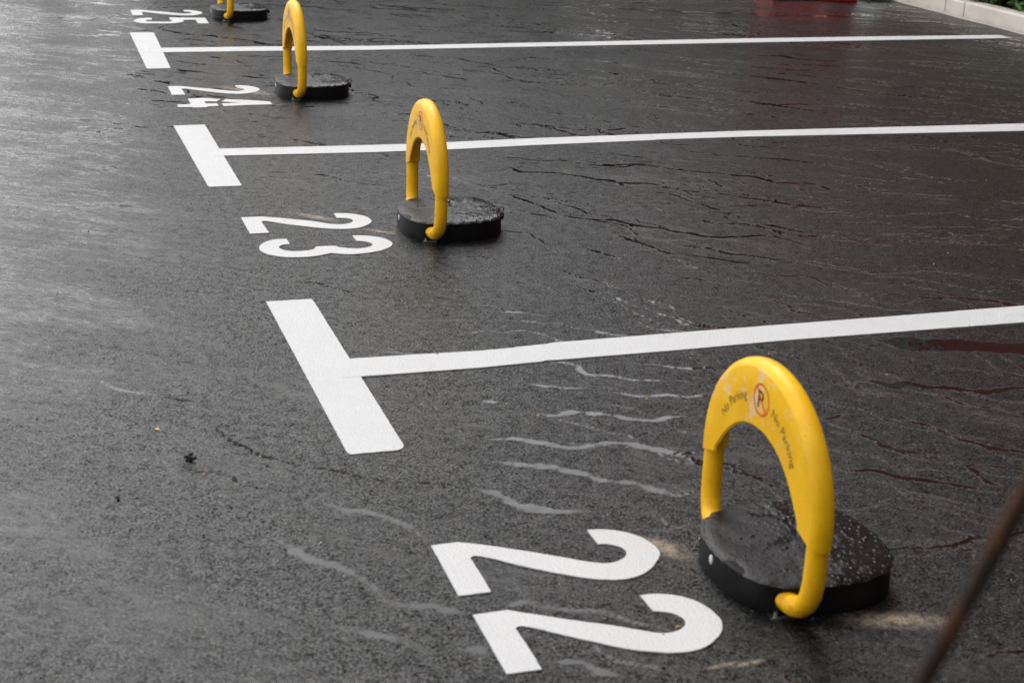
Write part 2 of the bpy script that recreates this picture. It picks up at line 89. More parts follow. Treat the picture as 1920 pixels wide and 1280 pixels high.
def add_tube(bm, pts, rad, seg=16, caps=True):
    pts = [Vector(p) for p in pts]; n = len(pts)
    rad = rad if isinstance(rad, (list, tuple)) else [rad] * n
    rings = []; up = None
    for i, p in enumerate(pts):
        t = (pts[min(i + 1, n - 1)] - pts[max(i - 1, 0)]).normalized()
        if up is None:
            up = t.orthogonal().normalized()
        up = (up - t * up.dot(t)).normalized(); s = t.cross(up)
        rings.append([bm.verts.new(p + (up * math.cos(a) + s * math.sin(a)) * rad[i]) for a in [2 * math.pi * k / seg for k in range(seg)]])
    for a, b in zip(rings, rings[1:]):
        for k in range(seg):
            bm.faces.new((a[k], a[(k + 1) % seg], b[(k + 1) % seg], b[k]))
    if caps:
        bm.faces.new(rings[0][::-1]); bm.faces.new(rings[-1])
def copy_tree(o, parent=None):
    c = o.copy(); scene.collection.objects.link(c); c.parent = parent
    for ch in list(o.children): copy_tree(ch, c)
    return c
# node shorthand
class NT:
    def __init__(s, name):
        s.m = bpy.data.materials.new(name); s.m.use_nodes = True; s.t = s.m.node_tree; s.t.nodes.clear()
        s.out = s.t.nodes.new('ShaderNodeOutputMaterial'); s.b = s.t.nodes.new('ShaderNodeBsdfPrincipled'); s.t.links.new(s.b.outputs[0], s.out.inputs[0])
        s.b.inputs['IOR'].default_value = 1.45
        s.obj = s.n('ShaderNodeTexCoord').outputs['Object']
        s.pos = s.n('ShaderNodeNewGeometry').outputs['Position']
    def n(s, ty): return s.t.nodes.new(ty)
    def put(s, inp, v):
        if v is None: return
        if hasattr(v, 'links') or isinstance(v, bpy.types.NodeSocket): s.t.links.new(v, inp)
        else:
            if hasattr(inp.default_value, '__len__') and not hasattr(v, '__len__'): v = [v] * len(inp.default_value)
            if hasattr(v, '__len__') and len(inp.default_value) == 4 and len(v) == 3: v = (*v, 1)
            inp.default_value = v
    def set(s, **k):
        for a, v in k.items():
            s.put(s.b.inputs[a.replace('_', ' ')], v)
    def math(s, op, a, b=None, c=None):
        nd = s.n('ShaderNodeMath'); nd.operation = op
        s.put(nd.inputs[0], a); s.put(nd.inputs[1], b); s.put(nd.inputs[2], c); return nd.outputs[0]
    def noise(s, vec, scale, detail=3, rough=.55, dist=0, dims='3D'):
        nd = s.n('ShaderNodeTexNoise'); s.put(nd.inputs['Vector'], vec); nd.inputs['Scale'].default_value = scale
        nd.inputs['Detail'].default_value = detail; nd.inputs['Roughness'].default_value = rough; nd.inputs['Distortion'].default_value = dist; return nd.outputs[0]
    def voro(s, vec, scale, out='Distance', feature='F1', rnd=1):
        nd = s.n('ShaderNodeTexVoronoi'); nd.feature = feature; s.put(nd.inputs['Vector'], vec); nd.inputs['Scale'].default_value = scale
        nd.inputs['Randomness'].default_value = rnd; return nd.outputs[out]
    def ramp(s, v, a, b, lo=0., hi=1., smooth=True):
        nd = s.n('ShaderNodeMapRange'); nd.interpolation_type = 'SMOOTHSTEP' if smooth else 'LINEAR'
        s.put(nd.inputs[0], v); nd.inputs[1].default_value = a; nd.inputs[2].default_value = b; nd.inputs[3].default_value = lo; nd.inputs[4].default_value = hi
        return nd.outputs[0]
    def map(s, vec, scale=(1, 1, 1), loc=(0, 0, 0), rot=(0, 0, 0), ty='POINT'):
        nd = s.n('ShaderNodeMapping'); nd.vector_type = ty; s.put(nd.inputs[0], vec)
        nd.inputs['Scale'].default_value = scale; nd.inputs['Location'].default_value = loc; nd.inputs['Rotation'].default_value = rot; return nd.outputs[0]
    def mix(s, f, a, b):
        nd = s.n('ShaderNodeMix'); nd.data_type = 'RGBA'; s.put(nd.inputs[0], f); s.put(nd.inputs[6], a); s.put(nd.inputs[7], b); return nd.outputs[2]
    def mixf(s, f, a, b):
        nd = s.n('ShaderNodeMix'); nd.data_type = 'FLOAT'; s.put(nd.inputs[0], f); s.put(nd.inputs[2], a); s.put(nd.inputs[3], b); return nd.outputs[0]
    def sep(s, vec):
        nd = s.n('ShaderNodeSeparateXYZ'); s.put(nd.inputs[0], vec); return nd.outputs
    def bump(s, h, dist, strength=1., normal=None):
        nd = s.n('ShaderNodeBump'); s.put(nd.inputs['Height'], h); nd.inputs['Distance'].default_value = dist; s.put(nd.inputs['Strength'], strength)
        if normal is not None: s.put(nd.inputs['Normal'], normal)
        return nd.outputs[0]
    def spot(s, x, y, rx, ry, rot, inner=.3):
        v = s.map(s.pos, loc=(x, y, 0), rot=(0, 0, rot), scale=(rx, ry, 1), ty='TEXTURE')
        nd = s.n('ShaderNodeVectorMath'); nd.operation = 'MULTIPLY'; s.put(nd.inputs[0], v); nd.inputs[1].default_value = (1, 1, 0)
        ln = s.n('ShaderNodeVectorMath'); ln.operation = 'LENGTH'; s.put(ln.inputs[0], nd.outputs[0])
        return s.ramp(ln.outputs['Value'], inner, 1, 1, 0)
def simple(name, col, rough=.5, metal=0, bump=None, var=0):
    k = NT(name); c = col
    if var:
        nz = k.noise(k.obj, 9, 5); c = k.mix(nz, [x * (1 - var) for x in col], [min(1, x * (1 + var)) for x in col])
    k.set(Base_Color=c, Roughness=rough, Metallic=metal)
    if bump: k.set(Normal=k.bump(k.noise(k.obj, bump[0], 4), bump[1]))
    return k.m
# silt stains on the ground: the same places dust the paint and the asphalt
SILT = [(.525, -1.14, .10, .05, -.9), (.855, -1.525, .14, .045, -.3), (.31, 1.47, .13, .030, -.75), (.50, 1.24, .09, .022, -.75), (.43, 3.79, .22, .07, -.85), (.505, -1.588, .05, .010, .1), (.455, -1.583, .05, .008, .1)]
def silt_mask(k):
    s = None
    for x, y, a, b, r in SILT:
        q = k.spot(x, y, a, b, r, .1)
        s = q if s is None else k.math('MAXIMUM', s, q)
    nz = k.noise(k.pos, 38, 5, .7)
    return k.math('MULTIPLY', k.math('MULTIPLY', s, k.ramp(nz, .32, .58)), k.ramp(k.noise(k.pos, 190, 3, .7), .34, .56, .25, 1))
# ------------------------------------------------------------------ asphalt
def asphalt_mat():
    """wet asphalt: the surface is whichever is higher, the aggregate or the rain water standing between it"""
    k = NT('wet_asphalt'); p = k.pos
    x, y, z = k.sep(p)
    at = k.n('ShaderNodeAttribute'); at.attribute_name = 'water_depth'; dep = at.outputs['Fac']
    a2 = k.n('ShaderNodeAttribute'); a2.attribute_name = 'crack'; crk = k.ramp(k.math('ADD', a2.outputs['Fac'], k.math('MULTIPLY', k.math('SUBTRACT', k.noise(p, 90, 4, .7), .5), 1.3)), .38, .60)
    wp = k.map(p, rot=(0, 0, R_(38)))                       # local x points downhill
    fine = k.noise(p, 430, 3, .7)
    grain = k.noise(p, 150, 5, .78)
    vor = k.voro(p, 165)
    stones = k.ramp(vor, .05, .55, 1, 0)
    g = k.math('ADD', k.math('MULTIPLY', grain, .75), k.math('MULTIPLY', stones, .16))
    g = k.math('ADD', g, k.math('MULTIPLY', k.noise(p, 34, 4, .65), .28))
    g = k.math('ADD', k.math('ADD', g, .07), k.math('MULTIPLY', k.math('SUBTRACT', fine, .5), .20))       # about .38 .. .95, mean .66
    lane = k.math('MULTIPLY', k.ramp(k.math('ADD', x, k.math('MULTIPLY', k.noise(p, .9, 3), .6)), -.75, .55, 1, 0), k.ramp(y, -2.2, 1.6, .60, 1))
    lvl = k.math('MULTIPLY', k.math('SUBTRACT', k.noise(k.map(wp, scale=(.8, 2.0, 1)), 1.6, 5, .62), .5), k.mixf(lane, .72, .24))
    lv2 = k.math('MULTIPLY', k.math('SUBTRACT', k.noise(k.map(wp, scale=(1.0, 3.6, 1)), 7.0, 6, .65), .5), .42)
    lv3 = k.math('MULTIPLY', k.math('SUBTRACT', k.noise(k.map(wp, scale=(1.0, 3.0, 1)), 30.0, 4, .6), .5), .44)
    lv2 = k.math('MULTIPLY', k.math('ADD', lv2, lv3), k.mixf(lane, 1.0, .55))
    W = k.math('ADD', k.math('ADD', lvl, lv2), k.math('ADD', k.math('MULTIPLY', dep, .70), k.math('MULTIPLY', lane, .15)))
    marks = k.math('MULTIPLY', k.math('MULTIPLY', k.ramp(x, -.75, -.1), k.ramp(x, .5, 1.5, 1, 0)), k.ramp(y, 1.0, 2.4))      # pitted, water filled wear around the far numbers
    pit = k.math('MULTIPLY', k.math('MULTIPLY', k.ramp(k.noise(k.map(wp, scale=(5, 15, 1)), 1, 7, .75), .50, .62), k.ramp(k.noise(p, 2.2, 3), .42, .58)), marks)
    W = k.math('ADD', k.math('ADD', W, .445), k.math('MULTIPLY', pit, .40))
    diff = k.math('SUBTRACT', W, g)
    wet = k.ramp(diff, -.008, .022)
    sm = k.n('ShaderNodeMath'); sm.operation = 'SMOOTH_MAX'; k.put(sm.inputs[0], g); k.put(sm.inputs[1], k.math('ADD', k.math('MULTIPLY', W, .35), .34)); sm.inputs[2].default_value = .05
    surf = k.mixf(wet, g, k.math('ADD', k.math('MULTIPLY', W, .30), k.math('MULTIPLY', g, .03)))
    und = k.noise(p, 9, 3, .5)
    n1 = k.bump(und, .0035, 1.)
    dry = k.math('SUBTRACT', 1., wet)
    n2 = k.bump(k.math('SUBTRACT', g, k.math('MULTIPLY', crk, .5)), .0020, k.math('ADD', k.math('MULTIPLY', dry, k.mixf(lane, .88, .34)), .02), n1)
    rim = k.bump(k.math('MULTIPLY', k.ramp(diff, -.03, .09), .5), .0014, .6, n2)
    base = k.mix(k.ramp(grain, .38, .64), (.0025, .0025, .0025), (.015, .0148, .0148))
    cell = k.sep(k.voro(p, 165, 'Color'))[0]
    base = k.mix(k.ramp(cell, .94, .97, 0, .5), base, (.10, .096, .088))
    base = k.mix(k.ramp(cell, .03, .045, .7, 0), base, (.0015, .0014, .0014))
    base = k.mix(k.ramp(k.noise(p, .8, 5, .6), .35, .7, 0, .35), base, (.010, .0098, .010))
    silt = silt_mask(k)
    base = k.mix(k.math('MULTIPLY', silt, .9), base, (.36, .29, .21))
    base = k.mix(k.math('MULTIPLY', wet, .7), base, (.003, .0028, .0027))
    base = k.mix(crk, base, (.008, .0075, .004))
    rough = k.mixf(wet, k.math('ADD', k.ramp(k.noise(p, 5, 4), .3, .7, .25, .33), k.ramp(grain, .3, .7, .10, -.04)), .045)
    rough = k.mixf(silt, rough, .55)
    cav = k.math('MULTIPLY', k.ramp(g, .50, .69, .0, .60), k.ramp(k.noise(p, 210, 2, .6), .36, .56, .35, 1))      # occlusion in pores of the dry aggregate, put into the gloss
    spec = k.mixf(wet, k.math('MULTIPLY', cav, k.mixf(lane, 1.08, .74)), .5)
    k.set(Base_Color=base, Roughness=rough, Normal=rim, IOR=1.5, Specular_IOR_Level=k.math('MULTIPLY', spec, k.ramp(crk, 0, 1, 1, .12)))
    return k.m
M_ASPH = asphalt_mat()
def paint_mat(name, col=.58):
    k = NT(name); p = k.pos
    f = k.noise(p, 330, 3, .7); g = k.noise(p, 26, 5, .65)
    base = k.mix(k.ramp(f, .3, .7), (col * .86, col * .87, col * .88), (col, col, col * 1.0))
    base = k.mix(k.ramp(k.noise(p, 5, 4), .35, .7, 0, .25), base, (col * .78, col * .78, col * .80))
    pin = k.ramp(k.noise(p, 95, 2, .5), .735, .765)
    hole = k.ramp(k.noise(p, 34, 2, .5), .75, .765)
    base = k.mix(k.math('MAXIMUM', k.math('MULTIPLY', pin, .55), hole), base, (.06, .058, .055))
    base = k.mix(k.math('MULTIPLY', silt_mask(k), .35), base, (.50, .42, .33))
    k.set(Base_Color=base, Roughness=k.ramp(g, .3, .7, .38, .6), Normal=k.bump(k.math('ADD', k.voro(p, 150), k.math('MULTIPLY', f, 1.2)), .0012, .6))
    return k.m
M_PAINT = paint_mat('white_road_paint')
def catmull(P, closed=False, step=.008):
    out = []; n = len(P)
    rng = n if closed else n - 1
    for i in range(rng):
        p1, p2 = P[i], P[(i + 1) % n]
        p0 = P[(i - 1) % n] if (closed or i > 0) else p1
        p3 = P[(i + 2) % n] if (closed or i + 2 < n) else p2
        L = (Vector(p2[:2]) - Vector(p1[:2])).length
        q = max(1, int(L / step))
        for j in range(q):
            t = j / q
            out.append(tuple(.5 * ((2 * p1[a]) + (-p0[a] + p2[a]) * t + (2 * p0[a] - 5 * p1[a] + 4 * p2[a] - p3[a]) * t * t + (-p0[a] + 3 * p1[a] - 3 * p2[a] + p3[a]) * t ** 3) for a in range(len(p1))))
    if not closed: out.append(tuple(P[-1]))
    return out
def axis(parts, far):
    """grid coordinates: fine where the lot is seen, wider and wider out to the horizon"""
    a = []
    for lo, hi, st in parts: a += list(np.arange(lo, hi - st * .5, st))
    a.append(parts[-1][1]); st = parts[-1][2] * 2; v = a[-1]
    while v < far: v += st; st *= 1.5; a.append(v)
    st = parts[0][2] * 2; v = a[0]; pre = []
    while v > -far: v -= st; st *= 1.5; pre.append(v)
    return np.array(pre[::-1] + a)
def ground():
    xs = axis([(-1.5, 2.2, .010), (2.2, 6.0, .022)], 150); ys = axis([(-2.3, 2.4, .0075), (2.4, 7.6, .016)], 150)
    nx, ny = len(xs), len(ys); D = np.zeros((ny, nx))
    def stamp(x, y, w, dpt):
        nonlocal D
        R = w * .5 + .012
        i0, i1 = np.searchsorted(xs, (x - R, x + R)); j0, j1 = np.searchsorted(ys, (y - R, y + R))
        if i1 <= i0 or j1 <= j0: return
        d = np.hypot(xs[i0:i1][None, :] - x, ys[j0:j1][:, None] - y)
        v = dpt * np.clip((w * .5 + .0065 - d) / .008, 0, 1)
        D[j0:j1, i0:i1] = np.maximum(D[j0:j1, i0:i1], v)
    def stream(pts, seed, base):
        n = len(pts)
        for i, (x, y, wd) in enumerate(pts):
            v = Vector((x, y, seed * 3.1)); e = min(1, min(i, n - 1 - i) / min(20, max(2, n / 3)))
            a = mnoise.noise(v * 6); b = mnoise.noise(v * 30 + Vector((5, 0, 0))); c = mnoise.noise(v * 70)
            x2 = x + mnoise.noise(v * 14) * .006 + mnoise.noise(v * 60) * .003; y2 = y + mnoise.noise(v * 14 + Vector((9, 9, 9))) * .006 + mnoise.noise(v * 60 + Vector((2, 7, 1))) * .003
            stamp(x2, y2, max(.001, wd * (.80 + .7 * b + .6 * c)) * e, (base if x > .12 else base * .72) * (.8 + .55 * a + .3 * b) * (.4 + .6 * e))
    for q, P in enumerate(RIV): stream(catmull(P, step=.005), q, .95)
    D1 = D; D = np.zeros((ny, nx))
    for q, P in enumerate(CRACK): stream(catmull(P, step=.004), q + 60, 1.3)
    DC = D; D = D1
    rnd = random.Random(77)
    for q in range(800):                                     # the finer network of trickles running down the bays
        x, y = rnd.uniform(.1, 5.6), rnd.uniform(-2.2, 7.2)
        if x < .9 and rnd.random() < .55: continue
        wd = rnd.choice((.0, .001, .002, .004, .006)) + max(0, y) * .001 ; L = rnd.uniform(.15, 1.3); pts = []
        for k in range(int(L / .006)):
            v = Vector((x, y, 0)); a = R_(-38 + 46 * mnoise.noise(v * 1.1) + 50 * mnoise.noise(v * 5 + Vector((0, 0, q * .13))) + 75 * mnoise.noise(v * 16 + Vector((0, 0, q * .3))))
            pts.append((x, y, wd)); x += math.cos(a) * .006; y += math.sin(a) * .006
            if x > 5.8: break
        if len(pts) > 10: stream(pts, q + 100, rnd.uniform(.7, 1.15))
    X, Y = np.meshgrid(xs, ys); co = np.zeros((ny * nx, 3), np.float32); co[:, 0] = X.ravel(); co[:, 1] = Y.ravel()
    idx = np.arange(ny * nx).reshape(ny, nx)
    F = np.stack([idx[:-1, :-1], idx[:-1, 1:], idx[1:, 1:], idx[1:, :-1]], -1).reshape(-1, 4).astype(np.int32)
    me = bpy.data.meshes.new('asphalt_ground'); me.vertices.add(len(co)); me.vertices.foreach_set('co', co.ravel())
    me.loops.add(F.size); me.loops.foreach_set('vertex_index', F.ravel()); me.polygons.add(len(F))
    me.polygons.foreach_set('loop_start', np.arange(0, F.size, 4, dtype=np.int32)); me.update(calc_edges=True)
    a = me.attributes.new('water_depth', 'FLOAT', 'POINT'); a.data.foreach_set('value', D.ravel().astype(np.float32))
    a = me.attributes.new('crack', 'FLOAT', 'POINT'); a.data.foreach_set('value', DC.ravel().astype(np.float32))
    me.materials.append(M_ASPH)
    o = bpy.data.objects.new('asphalt_ground', me); scene.collection.objects.link(o)
    tag(o, 'wet dark grey asphalt of the parking lot', kind='structure')
ground()
# ------------------------------------------------------------------ painted markings (solid films a few millimetres thick)
def smooth_poly(P):
    n = len(P); out = []
    for i in range(n):
        p1, p2 = P[i], P[(i + 1) % n]
        p0 = P[i - 1] if not p1[2] else p1
        p3 = P[(i + 2) % n] if not p2[2] else p2
        if p1[2] and p2[2]:
            out.append((p1[0], p1[1])); continue
        for j in range(4):
            t = j / 4
            out.append(tuple(.5 * ((2 * p1[a]) + (-p0[a] + p2[a]) * t + (2 * p0[a] - 5 * p1[a] + 4 * p2[a] - p3[a]) * t * t + (-p0[a] + 3 * p1[a] - 3 * p2[a] + p3[a]) * t ** 3) for a in range(2)))
    return out
def rough_edge(P, amp=.0012):
    out = []; n = len(P)
    for i in range(n):
        a, b = Vector(P[i]), Vector(P[(i + 1) % n]); q = max(1, int((b - a).length / .012))
        for j in range(q):
            v = a.lerp(b, j / q); w = Vector((v.x, v.y, 0))
            out.append((v.x + amp * mnoise.noise(w * 60), v.y + amp * mnoise.noise(w * 60 + Vector((11, 5, 3)))))
    return out
def film(name, P, z, parent, org):
    P = rough_edge(P)
    bm = bmesh.new()
    vs = [bm.verts.new((x - org[0], y - org[1], z)) for x, y in P]
    for t in tessellate_polygon([[Vector((x, y, 0)) for x, y in P]]):
        q = [P[i] for i in t]; ar = (q[1][0] - q[0][0]) * (q[2][1] - q[0][1]) - (q[2][0] - q[0][0]) * (q[1][1] - q[0][1])
        if abs(ar) > 1e-12: bm.faces.new([vs[i] for i in (t if ar > 0 else t[::-1])])
    bot = [bm.verts.new((v.co.x, v.co.y, .0002)) for v in vs]
    n = len(vs)
    for i in range(n): bm.faces.new((vs[i], bot[i], bot[(i + 1) % n], vs[(i + 1) % n]))
    me = bpy.data.meshes.new(name); bm.to_mesh(me); bm.free()
    return link(name, me, parent, [M_PAINT])
NUMS = [('22', N22, 'large white painted number 22 on the asphalt beside the nearest yellow lock'), ('23', N23, 'white painted number 23 on the asphalt beside the second yellow lock'),
        ('24', N24, 'white painted stencil number 24 on the asphalt with a gap in its 4'), ('25', N25, 'small distant white painted number 25 at the top edge')]
for s, polys, lab in NUMS:
    org = polys[0][0][:2]
    r = empty('bay_number', (org[0], org[1], 0)); tag(r, lab, 'road marking', 'painted bay numbers')
    if s == '24':
        film('digit', smooth_poly(polys[0]), .0026, r, org)
        d = film('digit', smooth_poly(polys[1]), .0026, r, org); film('stroke', smooth_poly(polys[2]), .0026, d, org)
    else:
        for q in polys: film('digit', smooth_poly(q), .0026, r, org)
LAB = ['nearest white painted T shaped bay divider with wide crossbar between bays 22 and 23', 'white painted T shaped bay divider between bays 23 and 24', 'farthest white painted T shaped bay divider between bays 24 and 25']
for b, l, lab in zip(BARS, LINES, LAB):
    org = b[0][:2]
    r = empty('bay_divider', (org[0], org[1], 0)); tag(r, lab, 'road marking', 'painted bay dividers')
    film('crossbar', [q[:2] for q in b], .0026, r, org); film('line', [q[:2] for q in l], .0031, r, org)
# ------------------------------------------------------------------ parking locks
def yellow_mat():
    k = NT('yellow_paint'); x, y, z = k.sep(k.obj)
    base = k.mix(k.ramp(k.noise(k.obj, 14, 5), .3, .7), (.86, .45, .004), (.93, .525, .006))
    reg = k.math('MULTIPLY', k.ramp(z, .29, .34), k.ramp(x, -.1045, -.1055))
    worn = k.math('MULTIPLY', reg, k.ramp(k.noise(k.obj, 24, 6, .72), .53, .61, 0, .6))
    side = k.ramp(y, -.14, .06, .25, 1)
    base = k.mix(k.math('MULTIPLY', worn, side), base, (.74, .60, .44))
    dirt = k.math('MULTIPLY', k.ramp(z, .0, .09, 1, 0), k.ramp(k.noise(k.obj, 70, 5), .42, .62, 0, .7))
    base = k.mix(dirt, base, (.30, .13, .012))
    scr = k.ramp(k.noise(k.map(k.obj, scale=(1, 2.4, 1)), 75, 2), .70, .74, 0, .45)
    base = k.mix(scr, base, (.42, .27, .06))
    drop = k.ramp(k.voro(k.obj, 140), .16, .26, 1, 0)
    k.set(Base_Color=base, Roughness=k.ramp(k.noise(k.obj, 30, 4), .3, .7, .34, .50), Specular_IOR_Level=.4, Normal=k.bump(k.math('ADD', k.math('MULTIPLY', drop, .9), k.noise(k.obj, 160, 3)), .0005, .8))
    return k.m
M_YEL = yellow_mat()
def rubber(name, top):
    k = NT(name); o = k.obj
    nz = k.noise(o, 45, 5, .65)
    if top:
        x, y, z = k.sep(o)
        pool = k.ramp(k.math('ADD', k.noise(o, 15, 4, .6), k.math('MULTIPLY', x, 1.6)), .50, .62)
        dr = k.ramp(k.voro(o, 62), .20, .42, 1, 0); dr2 = k.ramp(k.voro(o, 120), .15, .4, 1, 0)
        h = k.math('ADD', k.math('MULTIPLY', dr, k.ramp(x, -.12, .1, .15, 1)), k.math('MULTIPLY', dr2, .12))
        k.set(Base_Color=k.mix(nz, (.006, .0062, .007), (.014, .014, .015)), Roughness=k.mixf(pool, .40, .17), Specular_IOR_Level=.38,
              Normal=k.bump(k.math('ADD', h, k.math('MULTIPLY', k.noise(o, 300, 3), k.mixf(pool, .45, .05))), .0024, 1))
    else:
        k.set(Base_Color=k.mix(nz, (.003, .003, .0032), (.007, .007, .0072)), Specular_IOR_Level=.3, Roughness=k.ramp(nz, .3, .7, .36, .5), Normal=k.bump(k.noise(o, 60, 3), .0008, .6))
    return k.m
M_TOP = rubber('wet_black_plastic_top', True); M_SIDE = rubber('black_plastic_side', False)
M_DROP = NT('water_drop'); M_DROP.set(Base_Color=(.012, .012, .013), Roughness=.10, IOR=1.33); M_DROP = M_DROP.m
M_STEEL = simple('steel', (.62, .63, .62), .3, .9); M_BLK = simple('black_print', (.20, .12, .025), .5, var=.5); M_RED = simple('red_print', (.72, .09, .02), .45, var=.15)
M_REFL = simple('pale_reflector', (.62, .66, .70), .2); M_RUB = simple('black_rubber', (.012, .012, .012), .4)
AX = -.083                                         # plane of the arch, from the middle of the base
ZC, RC = .205, .222
def sq(phi, r=.175, n=2.75):
    c, s = abs(math.cos(phi)), abs(math.sin(phi))
    return r / ((c ** n + s ** n) ** (1 / n))
def arch_center():
    near = [(-.098, -.148, .032), (-.097, -.156, .0315), (-.095, -.168, .032), (-.093, -.182, .034), (-.089, -.198, .041), (-.086, -.210, .055), (-.084, -.218, .075), (AX, -.222, .105), (AX, -.222, .16)]
    arc = [(AX, -RC * math.cos(a), ZC + RC * math.sin(a)) for a in [math.pi * i / 40 for i in range(41)]]
    far = [(x, -y, z) for x, y, z in near[::-1]]
    return near + arc + far
def inner_r(th):
    t = min(th, math.pi - th); d = math.degrees(t)
    P = [(0, .176), (8, .160), (18.7, .1465), (33, .1335), (49, .1235), (68, .115), (90, .112)]
    for (a, ra), (b, rb) in zip(P, P[1:]):
        if d <= b:
            f = (d - a) / (b - a); return ra + (rb - ra) * f
    return .112
def make_cover(parent):
    bm = bmesh.new(); N = 72; rings = []
    ro = .2455
    def section(th, drop):
        ri = inner_r(max(0, min(math.pi, th)))
        prof = [(ri + .004, -.0235), ((ri + ro) / 2, -.0238), (ro - .017, -.0235), (ro - .014, -.0225), (ro - .007, -.0185), (ro - .002, -.012), (ro, -.004), (ro, .004), (ro - .002, .012), (ro - .007, .0185), (ro - .014, .0225), ((ri + ro) / 2, .0235), (ri + .004, .0235), (ri, .0195), (ri, -.0195)]
        t = min(th, math.pi - th); tb = 1 - min(1, max(0, t) / math.radians(62)); tb = tb * tb * (3 - 2 * tb); rib = ri + (.2035 - ri) * tb
        prof[-3] = (rib + .004, .0235); prof[-2] = (rib, .0195); prof[-4] = ((rib + ro) / 2, .0235)
        vs = []
        for r, x in prof:
            f = (r - ri) / (ro - ri)
            vs.append(bm.verts.new((AX + x, -r * math.cos(th), ZC + r * math.sin(th) - drop * (.25 + .75 * f))))
        return vs
    rings.append(section(0, .030)); rings.append(section(0, .026))
    for i in range(N + 1): rings.append(section(math.pi * i / N, 0))
    rings.append(section(math.pi, .026)); rings.append(section(math.pi, .030))
    m_ = len(rings[0])
    for a, b in zip(rings, rings[1:]):
        for k in range(m_): bm.faces.new((a[k], a[(k + 1) % m_], b[(k + 1) % m_], b[k]))
    bm.faces.new(rings[0][::-1]); bm.faces.new(rings[-1])
    return bmobj('arch_cover', bm, M_YEL, parent, True, 28)
def text_mesh(body, size):
    cu = bpy.data.curves.new('lettering', 'FONT'); cu.body = body; cu.size = size; cu.align_x = 'LEFT'; cu.resolution_u = 2
    t = bpy.data.objects.new('lettering', cu); scene.collection.objects.link(t)
    bpy.context.view_layer.update()
    me = bpy.data.meshes.new_from_object(t.evaluated_get(bpy.context.evaluated_depsgraph_get()))
    bpy.data.objects.remove(t); bpy.data.curves.remove(cu)
    return me
XF = AX - .0243
def arc_text(body, size, th0, rad, parent):
    """clockwise lettering on the face of the arch; th0 = start angle measured from the top, clockwise for a viewer on the -x side"""
    me = text_mesh(body, size)
    for v in me.vertices:
        a = th0 + v.co.x / rad; r = rad + v.co.y
        v.co = (XF, -r * math.sin(a), ZC + r * math.cos(a))
    me.materials.clear()
    return link('lettering', me, parent, [M_BLK])
